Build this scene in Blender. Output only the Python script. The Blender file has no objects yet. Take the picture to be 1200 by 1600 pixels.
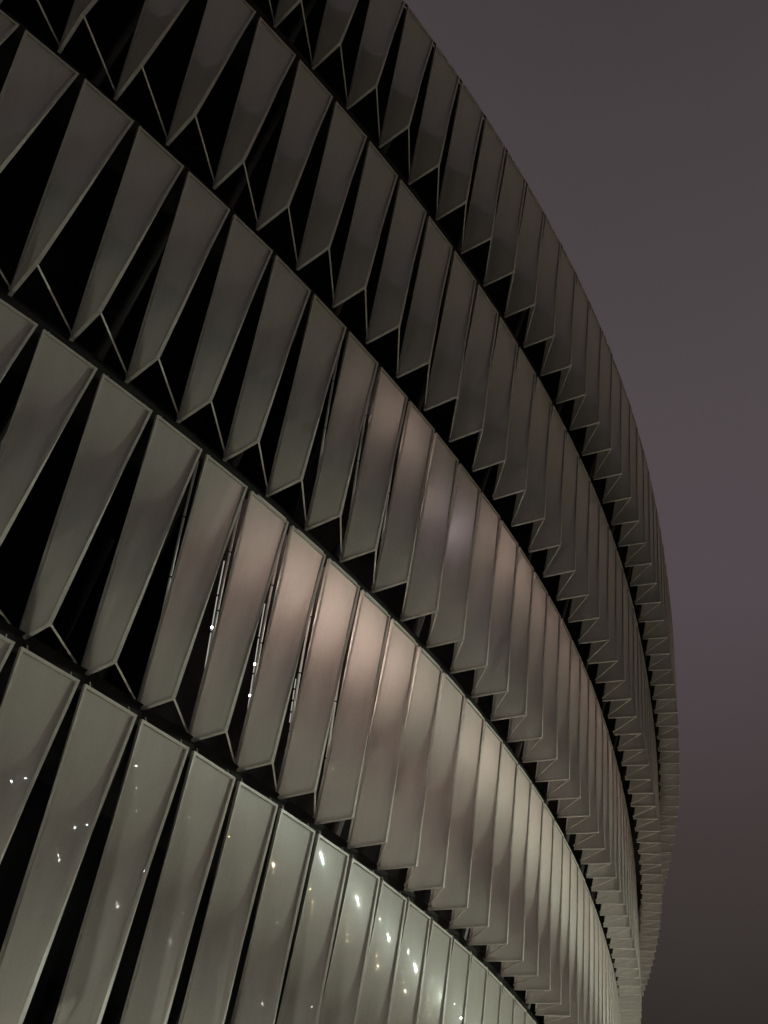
import bpy, bmesh, math, random
from mathutils import Vector, Matrix

random.seed(7)
scene = bpy.context.scene
col = scene.collection

# ------------------------------------------------------------------ site survey
W = 1.5                                   # width of one facade panel
DZ = -0.6                                 # height datum: the eye is 1.6 m above the plaza
KN = [-4, 2, 8, 14, 20, 26, 32, 38, 44, 50, 56, 64]
KAP = [0.05003, 0.03378, 0.01808, 0.01457, 0.01594, 0.01279, 0.005, 0.00654, 0.00567, 0.00635, 0.0009, -0.00455]
ZT = [11.28978, 17.60528, 24.04893, 30.33052, 36.8972]
ZB = [4.93208, 11.59342, 17.99402, 24.38318, 31.02408]
OT = [-0.06215, 0.83982, 1.81101, 3.00519, 4.13502]
OB = [-1.16477, -0.23034, 0.73245, 1.84605, 2.91629]
C1 = [-0.68687, -0.30055, 0.04542, 0.27359, 0.54968]
C2 = [0.36511, -0.159, 0.21917, 0.2336, 0.18095]
PH = [7.07443, 6.52577, 4.29445, 5.12472, 7.76801]
SH = [0.98294, 1.00697, 1.06402, 1.1232, 1.19534]
GAP, AA, DEP = 0.14611, -0.06054, 1.22058
I0, I1 = -11, 58                          # first and last panel of every tier

DS = 0.25
S0, S1 = -22 * W, 80 * W


def kappa(s):
    k = s / W
    if k <= KN[0]: return KAP[0]
    for a in range(len(KN) - 1):
        if k <= KN[a + 1]:
            t = (k - KN[a]) / (KN[a + 1] - KN[a])
            return KAP[a] * (1 - t) + KAP[a + 1] * t
    return KAP[-1]


NS = int(round((S1 - S0) / DS))
_z = int(round(-S0 / DS))
TH = [0.0] * NS; CX = [0.0] * NS; CY = [0.0] * NS
_t = _x = _y = 0.0
for j in range(NS):
    _t += kappa(S0 + j * DS) * DS
    TH[j] = _t
t0 = TH[_z]
for j in range(NS):
    TH[j] -= t0
    _x += math.cos(TH[j]) * DS; _y += math.sin(TH[j]) * DS
    CX[j] = _x; CY[j] = _y
x0, y0 = CX[_z], CY[_z]
for j in range(NS):
    CX[j] -= x0; CY[j] -= y0


def lerp_tab(T, s):
    f = min(max((s - S0) / DS, 0), NS - 1.001)
    j = int(f); f -= j
    return T[j] * (1 - f) + T[j + 1] * f


def at(s, o, z):
    """point at arc length s, o metres outside the reference line, height z"""
    h = lerp_tab(TH, s)
    return Vector((lerp_tab(CX, s) + math.sin(h) * o, lerp_tab(CY, s) - math.cos(h) * o, z + DZ))


def bend(t, s):
    u = (s - 30) / 30
    e = 0.66 * min(max(u, 0.0), 1.3) ** 2 if t == 1 else 0.0
    return C1[t] * u + C2[t] * u * u + e


def corners(t, i):
    s = (i + PH[t]) * W
    a, b = s + GAP / 2, s + W - GAP / 2
    c, d = s + SH[t] + AA, s + SH[t]
    return (at(a, OT[t] + bend(t, a), ZT[t]), at(b, OT[t] + bend(t, b), ZT[t]),
            at(c, OB[t] + DEP + bend(t, c), ZB[t]), at(d, OB[t] + bend(t, d), ZB[t]))


# ------------------------------------------------------------------ materials
def new_mat(name):
    m = bpy.data.materials.new(name); m.use_nodes = True
    nt = m.node_tree; nt.nodes.clear()
    out = nt.nodes.new('ShaderNodeOutputMaterial')
    return m, nt, out


def node(nt, t, **kw):
    n = nt.nodes.new(t)
    for k, v in kw.items(): setattr(n, k, v)
    return n


def rough_mat(name, c, rough, spread=0.15, scale=3.0, metallic=0.0, spec=0.5):
    m, nt, out = new_mat(name)
    b = node(nt, 'ShaderNodeBsdfPrincipled')
    tc = node(nt, 'ShaderNodeTexCoord')
    n = node(nt, 'ShaderNodeTexNoise'); n.inputs['Scale'].default_value = scale; n.inputs['Detail'].default_value = 6
    nt.links.new(tc.outputs['Object'], n.inputs['Vector'])
    r = node(nt, 'ShaderNodeValToRGB')
    r.color_ramp.elements[0].position = 0.3; r.color_ramp.elements[1].position = 0.7
    r.color_ramp.elements[0].color = tuple(x * (1 - spread) for x in c) + (1,)
    r.color_ramp.elements[1].color = tuple(min(1, x * (1 + spread)) for x in c) + (1,)
    nt.links.new(n.outputs['Fac'], r.inputs['Fac'])
    nt.links.new(r.outputs['Color'], b.inputs['Base Color'])
    b.inputs['Roughness'].default_value = rough
    b.inputs['Metallic'].default_value = metallic
    b.inputs['Specular IOR Level'].default_value = spec
    nt.links.new(b.outputs['BSDF'], out.inputs['Surface'])
    return m


def emit_mat(name, c, strength):
    m, nt, out = new_mat(name)
    e = node(nt, 'ShaderNodeEmission')
    e.inputs['Color'].default_value = c + (1,); e.inputs['Strength'].default_value = strength
    nt.links.new(e.outputs['Emission'], out.inputs['Surface'])
    return m


def membrane_mat():
    m, nt, out = new_mat('milky_foil')
    tc = node(nt, 'ShaderNodeTexCoord')
    mp = node(nt, 'ShaderNodeMapping'); mp.inputs['Scale'].default_value = (1.6, 1.6, 0.35)
    nt.links.new(tc.outputs['Object'], mp.inputs['Vector'])
    n = node(nt, 'ShaderNodeTexNoise'); n.inputs['Scale'].default_value = 2.2; n.inputs['Detail'].default_value = 7
    n.inputs['Roughness'].default_value = 0.6
    nt.links.new(mp.outputs['Vector'], n.inputs['Vector'])
    r = node(nt, 'ShaderNodeValToRGB')
    r.color_ramp.elements[0].position = 0.25; r.color_ramp.elements[1].position = 0.75
    r.color_ramp.elements[0].color = (0.41, 0.383, 0.342, 1)
    r.color_ramp.elements[1].color = (0.46, 0.430, 0.386, 1)
    nt.links.new(n.outputs['Fac'], r.inputs['Fac'])
    # each panel has weathered a little differently, with faint run-down streaks
    ge = node(nt, 'ShaderNodeNewGeometry')
    mv = node(nt, 'ShaderNodeMapRange'); mv.inputs['To Min'].default_value = 0.87; mv.inputs['To Max'].default_value = 1.10
    nt.links.new(ge.outputs['Random Per Island'], mv.inputs['Value'])
    mp2 = node(nt, 'ShaderNodeMapping'); mp2.inputs['Scale'].default_value = (9, 9, 0.5)
    nt.links.new(tc.outputs['Object'], mp2.inputs['Vector'])
    n2 = node(nt, 'ShaderNodeTexNoise'); n2.inputs['Scale'].default_value = 1.0; n2.inputs['Detail'].default_value = 3
    nt.links.new(mp2.outputs['Vector'], n2.inputs['Vector'])
    m2 = node(nt, 'ShaderNodeMapRange'); m2.inputs['From Min'].default_value = 0.55; m2.inputs['From Max'].default_value = 0.8
    m2.inputs['To Min'].default_value = 1.0; m2.inputs['To Max'].default_value = 0.92
    nt.links.new(n2.outputs['Fac'], m2.inputs['Value'])
    mm = node(nt, 'ShaderNodeMath', operation='MULTIPLY')
    nt.links.new(mv.outputs['Result'], mm.inputs[0]); nt.links.new(m2.outputs['Result'], mm.inputs[1])
    n4 = node(nt, 'ShaderNodeTexNoise'); n4.inputs['Scale'].default_value = 45.0; n4.inputs['Detail'].default_value = 2
    nt.links.new(tc.outputs['Object'], n4.inputs['Vector'])
    m4 = node(nt, 'ShaderNodeMapRange'); m4.inputs['From Min'].default_value = 0.3; m4.inputs['From Max'].default_value = 0.7
    m4.inputs['To Min'].default_value = 0.93; m4.inputs['To Max'].default_value = 1.07
    nt.links.new(n4.outputs['Fac'], m4.inputs['Value'])
    mg = node(nt, 'ShaderNodeMath', operation='MULTIPLY')
    nt.links.new(mm.outputs[0], mg.inputs[0]); nt.links.new(m4.outputs['Result'], mg.inputs[1])
    mm = mg
    vs = node(nt, 'ShaderNodeVectorMath', operation='SCALE')
    nt.links.new(r.outputs['Color'], vs.inputs[0]); nt.links.new(mm.outputs[0], vs.inputs['Scale'])
    r = vs
    bp = node(nt, 'ShaderNodeBump'); bp.inputs['Strength'].default_value = 0.12; bp.inputs['Distance'].default_value = 0.004
    n3 = node(nt, 'ShaderNodeTexNoise'); n3.inputs['Scale'].default_value = 1.7; n3.inputs['Detail'].default_value = 1
    nt.links.new(tc.outputs['Object'], n3.inputs['Vector']); nt.links.new(n3.outputs['Fac'], bp.inputs['Height'])
    b = node(nt, 'ShaderNodeBsdfPrincipled')
    nt.links.new(r.outputs['Vector'], b.inputs['Base Color'])
    nt.links.new(bp.outputs['Normal'], b.inputs['Normal']); nt.links.new(bp.outputs['Normal'], b.inputs['Coat Normal'])
    b.inputs['Roughness'].default_value = 0.42
    b.inputs['Specular IOR Level'].default_value = 0.35
    b.inputs['Coat Weight'].default_value = 1.0
    b.inputs['Coat Roughness'].default_value = 0.0
    b.inputs['Coat IOR'].default_value = 1.5
    tr = node(nt, 'ShaderNodeBsdfTranslucent')
    nt.links.new(r.outputs['Vector'], tr.inputs['Color'])
    mx = node(nt, 'ShaderNodeMixShader'); mx.inputs['Fac'].default_value = 0.28
    nt.links.new(b.outputs['BSDF'], mx.inputs[1]); nt.links.new(tr.outputs['BSDF'], mx.inputs[2])
    nt.links.new(mx.outputs['Shader'], out.inputs['Surface'])
    return m


M_FOIL = membrane_mat()
M_FRAME = rough_mat('painted_frame_steel', (0.36, 0.34, 0.30), 0.45, 0.12, 5)
M_STRUT = rough_mat('painted_strut_steel', (0.42, 0.395, 0.34), 0.45, 0.12, 5)
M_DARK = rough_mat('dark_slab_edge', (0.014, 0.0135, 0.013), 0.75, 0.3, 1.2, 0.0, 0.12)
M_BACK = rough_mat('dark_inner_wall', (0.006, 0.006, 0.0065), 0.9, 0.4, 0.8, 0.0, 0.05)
M_STEEL = rough_mat('inner_steelwork', (0.02, 0.02, 0.02), 0.5, 0.2, 2)
M_FLASH = rough_mat('grey_flashing', (0.45, 0.43, 0.39), 0.5, 0.2, 4)
M_RAIL = rough_mat('pale_glazing_rail', (0.6, 0.58, 0.55), 0.5, 0.1, 4)
M_PLAZA = rough_mat('plaza_paving', (0.11, 0.105, 0.10), 0.8, 0.2, 0.6)
M_POLE = rough_mat('lamp_pole_paint', (0.08, 0.085, 0.085), 0.45, 0.15, 4)


# ------------------------------------------------------------------ mesh helpers
class MB:
    def __init__(self):
        self.v = []; self.f = []; self.m = []

    def add(self, verts, faces, mi=0):
        b = len(self.v)
        self.v += [tuple(p) for p in verts]
        self.f += [tuple(b + k for k in f) for f in faces]
        self.m += [mi] * len(faces)

    def sweep(self, secs, mi=0, caps=True):
        n = len(secs[0]); vs = [p for s in secs for p in s]; fs = []
        for a in range(len(secs) - 1):
            for k in range(n):
                k2 = (k + 1) % n
                fs.append((a * n + k, a * n + k2, (a + 1) * n + k2, (a + 1) * n + k))
        if caps:
            fs.append(tuple(range(n - 1, -1, -1)))
            fs.append(tuple((len(secs) - 1) * n + k for k in range(n)))
        self.add(vs, fs, mi)

    def tube(self, p, q, r, n=8, mi=0, r2=None):
        p = Vector(p); q = Vector(q); d = (q - p).normalized()
        a = d.orthogonal().normalized(); b = d.cross(a)
        rr = r if r2 is None else r2
        s = lambda c, R: [c + (a * math.cos(2 * math.pi * k / n) + b * math.sin(2 * math.pi * k / n)) * R for k in range(n)]
        self.sweep([s(p, r), s(q, rr)], mi)

    def box(self, c, ax, ay, az, sx, sy, sz, mi=0):
        c = Vector(c); ax = ax.normalized() * sx / 2; ay = ay.normalized() * sy / 2; az = az.normalized() * sz / 2
        bot = [c - ax - ay - az, c + ax - ay - az, c + ax + ay - az, c - ax + ay - az]
        top = [p + 2 * az for p in bot]
        self.sweep([bot, top], mi)

    def build(self, name, mats, parent=None, smooth=False, origin=None):
        me = bpy.data.meshes.new(name)
        o = origin if origin is not None else Vector((0, 0, 0))
        me.from_pydata([(p[0] - o.x, p[1] - o.y, p[2] - o.z) for p in self.v], [], self.f)
        mats = mats if isinstance(mats, (list, tuple)) else [mats]
        for m in mats: me.materials.append(m)
        me.polygons.foreach_set('material_index', self.m)
        if smooth: me.polygons.foreach_set('use_smooth', [True] * len(me.polygons))
        bm = bmesh.new(); bm.from_mesh(me)
        bmesh.ops.recalc_face_normals(bm, faces=bm.faces)
        bm.to_mesh(me); bm.free()
        me.update()
        ob = bpy.data.objects.new(name, me); col.objects.link(ob)
        ob.location = o
        if parent is not None:
            ob.parent = parent
            ob.location = o - parent_world(parent)
        return ob


def parent_world(p):
    w = Vector((0, 0, 0))
    while p is not None:
        w += Vector(p.location); p = p.parent
    return w


def empty(name, loc, label, cat, group=None):
    o = bpy.data.objects.new(name, None); col.objects.link(o)
    o.empty_display_size = 0.3
    o.location = loc; o['label'] = label; o['category'] = cat
    if group: o['group'] = group
    return o


# ------------------------------------------------------------------ one twisted panel
FW, FT = 0.060, 0.088                      # frame face width and thickness


class Panel:
    def __init__(self, t, i):
        self.t, self.i = t, i
        rnd = random.Random(t * 977 + i * 13 + 5)
        j = lambda a: Vector((rnd.uniform(-a, a), rnd.uniform(-a, a), rnd.uniform(-a, a)))
        self.TL, self.TR, self.BR, self.BL = [c + j(0.009) for c in corners(t, i)]

    def P(self, u, v):
        return ((1 - u) * self.TL + u * self.TR) * (1 - v) + ((1 - u) * self.BL + u * self.BR) * v

    def N(self, u, v):
        du = (1 - v) * (self.TR - self.TL) + v * (self.BR - self.BL)
        dv = (1 - u) * (self.BL - self.TL) + u * (self.BR - self.TR)
        n = dv.cross(du)
        return n.normalized()

    def frame(self, mb, mi=0, seg=10):
        # the two long rails follow the twist; the short rails butt between them
        for side in (0, 1):
            secs = []
            for k in range(seg + 1):
                v = k / seg
                p = self.P(side, v); n = self.N(side, v)
                inward = (self.P(1 - side, v) - p).normalized()
                a = p - n * FT / 2; b = p + n * FT / 2
                secs.append([a, a + inward * FW, b + inward * FW, b])
            mb.sweep(secs, mi)
        for v in (0.0, 1.0):
            e = self.P(1, v) - self.P(0, v); L = e.length; e.normalize()
            secs = []
            for k in range(3):
                u = (FW + (L - 2 * FW) * k / 2) / L
                p = self.P(u, v); n = self.N(u, v)
                inn = (self.P(u, 0.5) - p).normalized()
                t = FT / 2 - 0.004
                a = p - n * t; b = p + n * t
                secs.append([a, a + inn * FW, b + inn * FW, b])
            mb.sweep(secs, mi)

    def brackets(self, mb, mi=0):
        for u in (0.12, 0.88):
            p = self.P(u, 0.0); n = self.N(u, 0.0)
            mb.tube(p - n * 0.03 + Vector((0, 0, 0.002)), p - n * 0.10 + Vector((0, 0, 0.13)), 0.014, 6, mi)

    def membrane(self, mb, mi=0, nu=7, nv=26):
        vs, fs = [], []
        w = (self.TR - self.TL).length; h = (self.BL - self.TL).length
        eu, ev = (FW - 0.02) / w, (FW - 0.02) / h
        rnd = random.Random(self.t * 1000 + self.i)
        bow = 0.002 + 0.002 * rnd.random()
        for b in range(nv + 1):
            v = ev + (1 - 2 * ev) * b / nv
            for a in range(nu + 1):
                u = eu + (1 - 2 * eu) * a / nu
                sag = bow * math.sin(math.pi * a / nu) * math.sin(math.pi * b / nv)
                vs.append(self.P(u, v) - self.N(u, v) * (0.012 + sag))
        for b in range(nv):
            for a in range(nu):
                k = b * (nu + 1) + a
                fs.append((k, k + 1, k + nu + 2, k + nu + 1))
        mb.add(vs, fs, mi)

    def strut(self, mb, mi=0):
        nx = corners(self.t, self.i + 1)
        nBL = nx[3] + (nx[0] - nx[3]).normalized() * 0.16
        a = self.BR + Vector((0, 0, 0.02))
        mb.tube(a.lerp(nBL, 0.02), nBL, 0.021, 8, mi)
        d = (nBL - a).normalized()
        mb.tube(nBL - d * 0.05, nBL + d * 0.05, 0.045, 8, mi)


    def back_rail(self, mb, mi=0):
        """pale glazing rail a hand's breadth behind the left edge, with clips"""
        def q(v):
            n = self.N(0, v)
            inn = (self.P(1, v) - self.P(0, v)).normalized()
            return self.P(0, v) - n * 0.16 - inn * 0.07
        for k in range(4):
            a, b = 0.03 + 0.235 * k, 0.03 + 0.235 * (k + 1) - 0.008
            mb.sweep([[q(v) + d for d in (Vector((0.03, 0, 0)), Vector((0, 0.03, 0)), Vector((-0.03, 0, 0)), Vector((0, -0.03, 0)))] for v in (a, (a + b) / 2, b)], mi)


# ------------------------------------------------------------------ the stadium
stadium = empty('stadium', at(30, 0, 0.6),
                'huge curved stadium clad in five tiers of twisted milky panels', 'stadium')
LARGEST = [(1, 18), (0, 21), (0, 21), (-1, 18), (-1, 15)]
rest = MB()
for t in range(5):
    for i in range(I0, I1 + 1):
        p = Panel(t, i)
        if LARGEST[t][0] <= i <= LARGEST[t][1]:
            o = (p.TL + p.TR) / 2
            f = MB(); p.frame(f); p.brackets(f)
            fo = f.build('facade_panel', M_FRAME, stadium, origin=o)
            m = MB(); p.membrane(m)
            m.build('membrane', M_FOIL, fo, smooth=True, origin=o)
            s = MB(); p.strut(s)
            s.build('strut', M_STRUT, fo, origin=o)
            if (t == 1 and i >= 4) or (t == 2 and i >= 8):
                r = MB(); p.back_rail(r); r.build('back_rail', M_RAIL, fo, origin=o)
        else:
            p.frame(rest, 0, 6); p.brackets(rest, 0); p.membrane(rest, 1, 5, 14); p.strut(rest, 2)
ro = rest.build('facade_panel', [M_FRAME, M_FOIL, M_STRUT], stadium)
ro['kind'] = 'stuff'
for pl in ro.data.polygons:
    if pl.material_index == 1: pl.use_smooth = True

SA, SB = (I0 + 4) * W, (I1 + 6) * W


def ring(mb, prof, step=0.75, s0=SA, s1=SB, mi=0):
    """prof(s) -> closed profile of (o, z) pairs, swept along the facade"""
    n = int((s1 - s0) / step); secs = []
    for k in range(n + 1):
        s = s0 + (s1 - s0) * k / n
        secs.append([at(s, o, z) for o, z in prof(s)])
    mb.sweep(secs, mi)


for t in range(5):
    # the floor edge between one tier's heads and the feet of the next
    zt = ZT[t]; zb = ZB[t + 1] if t < 4 else ZT[t] + 0.25
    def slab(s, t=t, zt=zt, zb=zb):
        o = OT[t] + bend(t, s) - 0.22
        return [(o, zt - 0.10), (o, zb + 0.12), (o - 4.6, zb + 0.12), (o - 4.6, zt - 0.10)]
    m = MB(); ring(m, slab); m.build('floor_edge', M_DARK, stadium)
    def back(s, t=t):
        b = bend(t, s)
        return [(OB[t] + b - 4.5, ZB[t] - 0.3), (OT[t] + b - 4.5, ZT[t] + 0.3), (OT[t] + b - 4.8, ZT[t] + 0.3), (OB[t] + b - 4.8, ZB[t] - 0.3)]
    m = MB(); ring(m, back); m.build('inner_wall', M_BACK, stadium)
    # folded flashing strips above the panel heads of the second tier
    for i in (range(5, 13) if t == 1 else ()):
        s = (i + PH[t]) * W
        a, b = s + 0.36, s + W - 0.10
        m = MB(); secs = []
        for ss in (a, b):
            oo = OT[t] + bend(t, ss) - 0.02
            secs.append([at(ss, oo, ZT[t] + 0.03), at(ss, oo - 0.05, ZT[t] + 0.15), at(ss, oo - 0.11, ZT[t] + 0.15), at(ss, oo - 0.06, ZT[t] + 0.03)])
        m.sweep(secs)
        m.build('flashing', M_FLASH, stadium)
    # leaning steel posts behind every third panel
    for i in range(-2, 32, 3):
        m = MB()
        s = (i + PH[t]) * W + 0.7
        m.tube(at(s, OB[t] + bend(t, s) - 1.5, ZB[t]), at(s, OT[t] + bend(t, s) - 1.3, ZT[t]), 0.13, 10)
        m.build('steel_post', M_STEEL, stadium)

# coping along the roof edge, plinth wall below the lowest tier
m = MB()
ring(m, lambda s: [(OT[4] + bend(4, s) - 0.16, ZT[4] + 0.10), (OT[4] + bend(4, s) - 0.16, ZT[4] + 0.17), (OT[4] + bend(4, s) - 0.6, ZT[4] + 0.17), (OT[4] + bend(4, s) - 0.6, ZT[4] + 0.10)])
m.build('coping', M_DARK, stadium)
m = MB()
ring(m, lambda s: [(OT[4] + bend(4, s) + 0.01, ZT[4] + 0.045), (OT[4] + bend(4, s) + 0.01, ZT[4] + 0.085), (OT[4] + bend(4, s) - 0.06, ZT[4] + 0.085), (OT[4] + bend(4, s) - 0.06, ZT[4] + 0.045)])
m.build('edge_rail', M_STEEL, stadium)
m = MB()
ring(m, lambda s: [(OT[4] + bend(4, s) - 0.7, ZT[4] + 0.15), (OT[4] + bend(4, s) - 0.7, ZT[4] + 0.3), (OT[4] + bend(4, s) - 9, ZT[4] + 1.5), (OT[4] + bend(4, s) - 9, ZT[4] + 1.3)])
m.build('roof', M_DARK, stadium)
m = MB()
ring(m, lambda s: [(OB[0] + bend(0, s) - 1.2, 0.55), (OB[0] + bend(0, s) - 1.2, ZB[0] + 0.1), (OB[0] + bend(0, s) - 2.2, ZB[0] + 0.1), (OB[0] + bend(0, s) - 2.2, 0.55)])
m.build('plinth_wall', M_DARK, stadium)

# ------------------------------------------------------------------ lamps behind the skin
LEVELS = [emit_mat('lamp_tube_glow', (1.0, 0.74, 0.67), 125.0 * (k + 1) / 5) for k in range(5)]
M_BULB = emit_mat('lamp_bulb_glow', (1.0, 0.92, 0.84), 40.0)


def lamp_tube(t, i, f0, f1, back=1.2, along=0.5, level=3, mat=None):
    """an upright tube fitting on the steelwork behind panel i"""
    s = (i + PH[t]) * W + W * along
    def q(f, dz=0.0, do=0.0):
        o = OB[t] + (OT[t] - OB[t]) * f + bend(t, s) - back - do
        return at(s, o, ZB[t] + (ZT[t] - ZB[t]) * f + dz)
    m = MB(); m.tube(q(f0), q(f1), 0.022, 8)
    lo = m.build('lamp_tube', mat or LEVELS[level], stadium)
    h = MB(); h.tube(q(f0, -0.06, 0.09), q(f1, 0.06, 0.09), 0.045, 8)
    h.build('housing', M_STEEL, lo)


M_LILAC = emit_mat('lilac_tube_glow', (0.90, 0.77, 1.0), 60.0)
B_LAMPS = {5: 0, 6: 2, 7: 4, 8: 4, 9: 4, 10: 2, 11: 0, 12: 1, 13: 3, 14: 2, 15: 1, 16: 2, 17: 2, 18: 1}
C_LAMPS = {9: 0, 10: 2, 11: 1, 12: 1, 13: 0, 14: 2, 15: 2, 16: 1, 17: 1, 18: 0, 19: 1}
for i in range(5, 30):
    lamp_tube(1, i, 0.66 if 6 <= i <= 9 else 0.74, 0.96, 1.0, 0.2, B_LAMPS.get(i, (i * 7) % 3))
for i in range(9, 34):
    if i in (11, 12): lamp_tube(2, i, 0.55, 0.74, 0.7, 0.45, 2 * (i - 11), M_LILAC if i == 12 else None)
    else: lamp_tube(2, i, 0.76, 0.95, 1.0, 0.2, C_LAMPS.get(i, (i * 5) % 2))
# slim light strips and bulbs glimpsed through the slits of the lit bay
M_STRIP = emit_mat('light_strip_glow', (1.0, 0.95, 0.88), 0.36)


def light_strip(i, v0, v1, inn_=0.14, dep=0.22):
    p = Panel(1, i); m = MB()
    def q(v):
        return p.P(0, v) - p.N(0, v) * dep - (p.P(1, v) - p.P(0, v)).normalized() * inn_
    n = 4
    for k in range(n):
        a, b = v0 + (v1 - v0) * k / n, v0 + (v1 - v0) * (k + 1) / n - 0.008
        m.tube(q(a), q(b), 0.014, 6)
    m.build('light_strip', M_STRIP, stadium)
    return q


q5 = light_strip(5, 0.30, 0.86)
q6 = light_strip(6, 0.34, 0.90)
q7 = light_strip(7, 0.52, 0.70)
q9 = light_strip(9, 0.50, 0.90)
for q, v in ((q5, 0.56), (q6, 0.58), (q6, 0.70), (q9, 0.78)):
    m = MB(); c = q(v); m.tube(c - Vector((0, 0, 0.022)), c + Vector((0, 0, 0.022)), 0.02, 10)
    m.build('bulb', M_BULB, stadium)
M_BLUE = emit_mat('blue_screen_glow', (0.12, 0.14, 0.42), 0.35)
for i, z in ((7.3, 0.9), (8.4, 1.6)):
    s = (i + PH[3]) * W; b = bend(3, s); m = MB()
    p = at(s, OB[3] + b - 1.4, ZB[3] + z); q = at(s + 1.3, OB[3] + b - 1.4, ZB[3] + z)
    m.box((p + q) / 2, q - p, Vector((0, 0, 1)), (q - p).cross(Vector((0, 0, 1))), 1.2, 0.5, 0.06)
    m.build('blue_screen', M_BLUE, stadium)
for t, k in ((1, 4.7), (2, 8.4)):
    # unseen wall added to stop tube light reaching the dark end
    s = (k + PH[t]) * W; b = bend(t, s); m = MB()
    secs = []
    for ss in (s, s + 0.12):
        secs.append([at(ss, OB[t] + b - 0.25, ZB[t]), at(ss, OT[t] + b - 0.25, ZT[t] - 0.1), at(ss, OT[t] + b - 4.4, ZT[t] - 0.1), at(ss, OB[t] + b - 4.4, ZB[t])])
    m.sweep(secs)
    m.build('light_stop_wall', M_BACK, stadium)

# ------------------------------------------------------------------ plaza lamps
def globe(mb, c, r, n=12, k=8):
    vs, fs = [], []
    for a in range(k + 1):
        th = math.pi * a / k
        for b in range(n):
            ph = 2 * math.pi * b / n
            vs.append(Vector(c) + Vector((math.sin(th) * math.cos(ph), math.sin(th) * math.sin(ph), math.cos(th))) * r)
    for a in range(k):
        for b in range(n):
            fs.append((a * n + b, a * n + (b + 1) % n, (a + 1) * n + (b + 1) % n, (a + 1) * n + b))
    mb.add(vs, fs)


def lamp_post(name, label, cat, group, x, y, h, heads, r, mat, arm=0.9, hood=0.0):
    root = empty(name, (x, y, 0), label, cat, group)
    m = MB(); m.tube((x, y, 0), (x, y, 0.9), 0.14, 12); m.tube((x, y, 0.9), (x, y, h + 0.3), 0.09, 12, 0, 0.06)
    m.build('pole', M_POLE, root, origin=Vector((x, y, 0)))
    for k in range(heads):
        a = 2 * math.pi * k / heads + 0.6
        d = Vector((math.cos(a), math.sin(a), 0)) if heads > 1 else Vector((0, 1, 0))
        c = Vector((x, y, h)) + d * arm + Vector((0, 0, 0.25 * (k % 3)))
        ab = MB(); ab.tube((x, y, h + 0.25), c + Vector((0, 0, r + 0.05)), 0.03, 8)
        ab.tube(c + Vector((0, 0, r * 0.8)), c + Vector((0, 0, r + 0.1)), r * 0.9, 12, 0, r * 0.4)
        if hood: ab.tube(c + Vector((0, 0, 0.02)), c + Vector((0, 0, 0.07)), hood, 24, 0, hood * 0.7)
        ao = ab.build('lamp_arm', M_POLE, root, origin=Vector((x, y, h)))
        g = MB(); globe(g, c, r); g.build('globe', mat, ao, smooth=True, origin=c)
    return root


M_WHITE = emit_mat('white_globe_glow', (0.86, 1.0, 0.84), 34000.0)
M_COOL = emit_mat('cool_globe_glow', (0.80, 0.93, 1.0), 600.0)
M_AMBER = emit_mat('amber_globe_glow', (1.0, 0.66, 0.26), 1500.0)
M_PALE = emit_mat('pale_globe_glow', (1.0, 0.86, 0.70), 1000.0)
M_POINT = emit_mat('point_globe_glow', (1.0, 0.97, 0.92), 800.0)
M_WARM_FILL = emit_mat('warm_fill_glow', (1.0, 0.82, 0.63), 5200.0)
M_SOFT = emit_mat('soft_globe_glow', (0.97, 1.0, 0.85), 260.0)

lamp_post('lamp_mast', 'tall mast of three white lamps, mirrored brightest in the lowest panels', 'lamp mast', None, 54.1, -2.2, 15.9, 3, 0.085, M_WHITE, 0.75, 0.45)
lamp_post('lamp_mast', 'farther mast of three pale yellow lamps beyond the white one', 'lamp mast', None, 83.3, -7.9, 16.8, 3, 0.14, M_PALE, 0.8)
for k, (x, y, z) in enumerate(((77.6, -23.0, 13.5), (67.1, -21.6, 12.8), (78.2, -35.6, 14.7), (76.3, -39.8, 14.7), (73.9, -43.0, 14.1))):
    lamp_post('street_lamp', 'slim street lamp with one amber globe, in a row across the plaza', 'street lamp', 'amber street lamps in a row', x, y, z, 1, 0.13, M_AMBER)
for k, (x, y, z) in enumerate(((67.7, -47.3, 18.1), (60.1, -53.5, 18.5), (49.1, -59.0, 19.6))):
    lamp_post('street_lamp', 'taller street lamp with one pale globe, beyond the amber row', 'street lamp', 'pale street lamps past the amber row', x, y, z, 1, 0.15, M_POINT)
lamp_post('plaza_lamp', 'plaza lamp with three cool white globes behind the viewer', 'plaza lamp', None, 12.7, -21.1, 14.0, 3, 0.07, M_COOL, 0.3)
lamp_post('plaza_lamp', 'tallest plaza lamp with a single cool globe behind the viewer', 'plaza lamp', None, 14.6, -23.6, 18.2, 1, 0.09, M_COOL, 0.8)
lamp_post('plaza_lamp', 'plaza lamp with four small cool globes left of the viewer', 'plaza lamp', None, 8.9, -8.5, 9.7, 4, 0.06, M_SOFT, 0.5)


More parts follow.
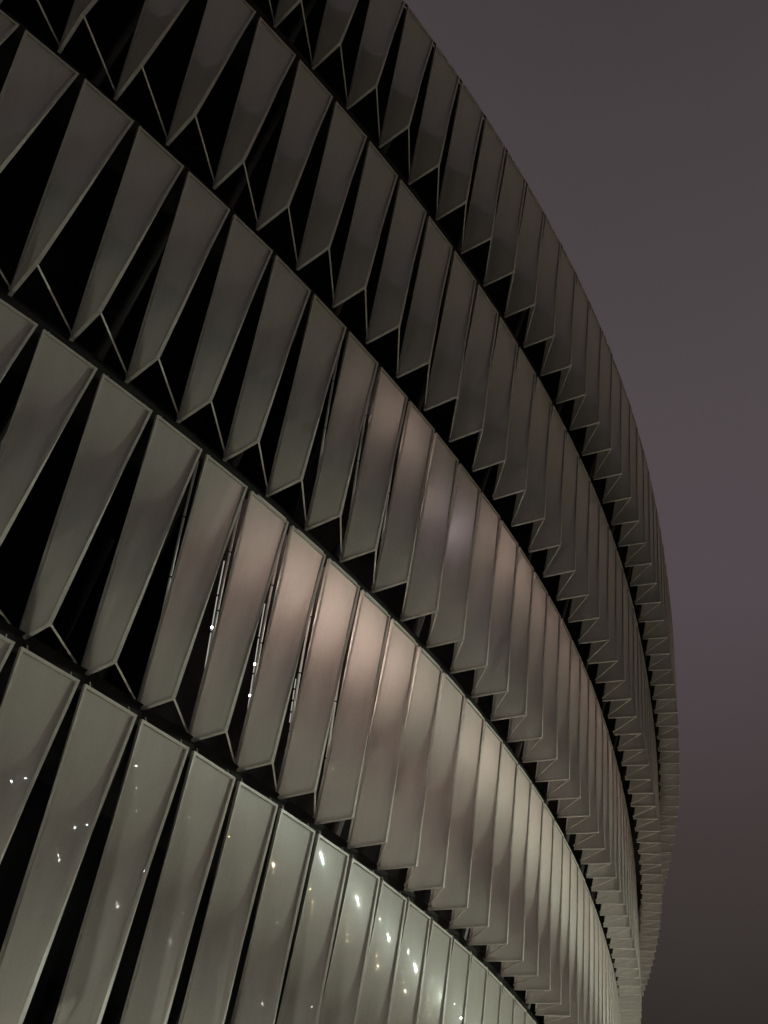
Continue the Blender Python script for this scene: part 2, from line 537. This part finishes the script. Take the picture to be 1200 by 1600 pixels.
def fill_floodlight(k, s_, o_):
    """unseen fill lamp added at the foot of the facade to brighten the fins, its glass tipped up and along the wall"""
    p = at(s_, o_, -DZ); h = lerp_tab(TH, s_)
    t = Vector((math.cos(h), math.sin(h), 0)); n = Vector((math.sin(h), -math.cos(h), 0)); z = Vector((0, 0, 1))
    root = empty('fill_floodlight', (p.x, p.y, 0), 'unseen box lamp added at the foot of the facade to brighten the panels', 'fill_floodlight', 'unseen fill lamps added along the foot of the facade')
    ax = (t * math.cos(0.7) + z * math.sin(0.7)).normalized(); az = ax.cross(n).normalized()
    c = Vector((p.x, p.y, 0.42))
    m = MB(); m.box(c, ax, n, az, 0.16, 0.46, 0.34); m.build('housing', M_POLE, root, origin=c)
    m = MB(); m.box(c + ax * 0.085, ax, n, az, 0.012, 0.40, 0.28); m.build('glass', M_FILL if k < 7 else M_FILL_HIGH, root, origin=c)
    m = MB()
    for e in (-0.26, 0.26): m.tube(Vector((p.x, p.y, 0)) + n * e, c + n * e, 0.022, 8)
    m.build('bracket', M_POLE, root, origin=Vector((p.x, p.y, 0)))


M_FILL = emit_mat('fill_flood_glow', (1.0, 0.98, 0.84), 400.0)
M_FILL_HIGH = emit_mat('strong_fill_flood_glow', (1.0, 0.96, 0.82), 1200.0)
for k in range(16): fill_floodlight(k, 1.0 + 5.5 * k, 2.4)  # added fill lamps below the view, stronger towards the far fins
lamp_post('lamp_mast', 'unseen warm mast of four lamps, added to light the upper tiers', 'lamp mast', None, 69.0, -29.0, 14.0, 4, 0.09, M_WARM_FILL, 0.9)  # added fill mast, lifts the upper tiers and the far-right fins

# ------------------------------------------------------------------ ground
g = MB()
R = 900.0
N = 40
g.add([(-R, -R, 0), (R, -R, 0), (R, R, 0), (-R, R, 0)], [(0, 1, 2, 3)])
ground = g.build('ground', M_PLAZA); ground['kind'] = 'structure'

# ------------------------------------------------------------------ sky: low cloud lit by the town
world = bpy.data.worlds.new("World"); scene.world = world
world.use_nodes = True
nt = world.node_tree; nt.nodes.clear()
wo = node(nt, 'ShaderNodeOutputWorld'); bg = node(nt, 'ShaderNodeBackground')
tc = node(nt, 'ShaderNodeTexCoord'); sp = node(nt, 'ShaderNodeSeparateXYZ')
nt.links.new(tc.outputs['Generated'], sp.inputs['Vector'])
nz = node(nt, 'ShaderNodeTexNoise'); nz.inputs['Scale'].default_value = 1.3; nz.inputs['Detail'].default_value = 4
nt.links.new(tc.outputs['Generated'], nz.inputs['Vector'])
ad = node(nt, 'ShaderNodeMath', operation='MULTIPLY_ADD')
ad.inputs[1].default_value = 0.18; ad.inputs[2].default_value = -0.09
nt.links.new(nz.outputs['Fac'], ad.inputs[0])
sm = node(nt, 'ShaderNodeMath', operation='ADD')
nt.links.new(sp.outputs['Z'], sm.inputs[0]); nt.links.new(ad.outputs[0], sm.inputs[1])
ramp = node(nt, 'ShaderNodeValToRGB')
cr = ramp.color_ramp
cr.elements[0].position = 0.0; cr.elements[0].color = (0.020, 0.018, 0.016, 1)
cr.elements[1].position = 1.0; cr.elements[1].color = (0.040, 0.033, 0.034, 1)
for p, c in ((0.25, (0.032, 0.027, 0.025)), (0.40, (0.054, 0.0425, 0.042)), (0.56, (0.081, 0.0650, 0.0730)),
             (0.70, (0.079, 0.065, 0.070)), (0.86, (0.062, 0.052, 0.056))):
    e = cr.elements.new(p); e.color = c + (1,)
nt.links.new(sm.outputs[0], ramp.inputs['Fac'])
nt.links.new(ramp.outputs['Color'], bg.inputs['Color'])
# extra glow added to the unseen sky behind and left, to brighten the fins
dt = node(nt, 'ShaderNodeVectorMath', operation='DOT_PRODUCT'); dt.inputs[1].default_value = (-0.76, -0.58, 0.30)
nt.links.new(tc.outputs['Generated'], dt.inputs[0])
mr = node(nt, 'ShaderNodeMapRange', interpolation_type='SMOOTHSTEP')
mr.inputs['From Min'].default_value = 0.15; mr.inputs['From Max'].default_value = 0.95
mr.inputs['To Min'].default_value = 1.0; mr.inputs['To Max'].default_value = 1.9
nt.links.new(dt.outputs['Value'], mr.inputs['Value'])
nt.links.new(mr.outputs['Result'], bg.inputs['Strength'])
nt.links.new(bg.outputs['Background'], wo.inputs['Surface'])

# ------------------------------------------------------------------ camera
yaw, pit, rol = 0.37848, 0.67318, 0.16033
f = Vector((math.sin(yaw) * math.cos(pit), math.cos(yaw) * math.cos(pit), math.sin(pit)))
r0 = Vector((math.cos(yaw), -math.sin(yaw), 0)); u0 = r0.cross(f)
Rr = math.cos(rol) * r0 + math.sin(rol) * u0
Uu = -math.sin(rol) * r0 + math.cos(rol) * u0
cam = bpy.data.cameras.new('camera'); co = bpy.data.objects.new('camera', cam); col.objects.link(co)
mw = Matrix((( Rr.x, Uu.x, -f.x, 12.94188), (Rr.y, Uu.y, -f.y, -15.68699), (Rr.z, Uu.z, -f.z, 2.19717 + DZ), (0, 0, 0, 1)))
co.matrix_world = mw
cam.sensor_fit = 'VERTICAL'; cam.sensor_height = 24.0
cam.lens = 24.0 * 1601.4745 / 1600.0
cam.clip_start = 0.05; cam.clip_end = 3000
scene.camera = co

# ------------------------------------------------------------------ render settings
scene.view_settings.view_transform = 'Standard'
scene.view_settings.look = 'None'
scene.view_settings.exposure = 0.0
scene.view_settings.gamma = 1.0
scene.render.engine = 'CYCLES'
scene.cycles.use_denoising = True
scene.cycles.max_bounces = 8
scene.cycles.sample_clamp_indirect = 60.0
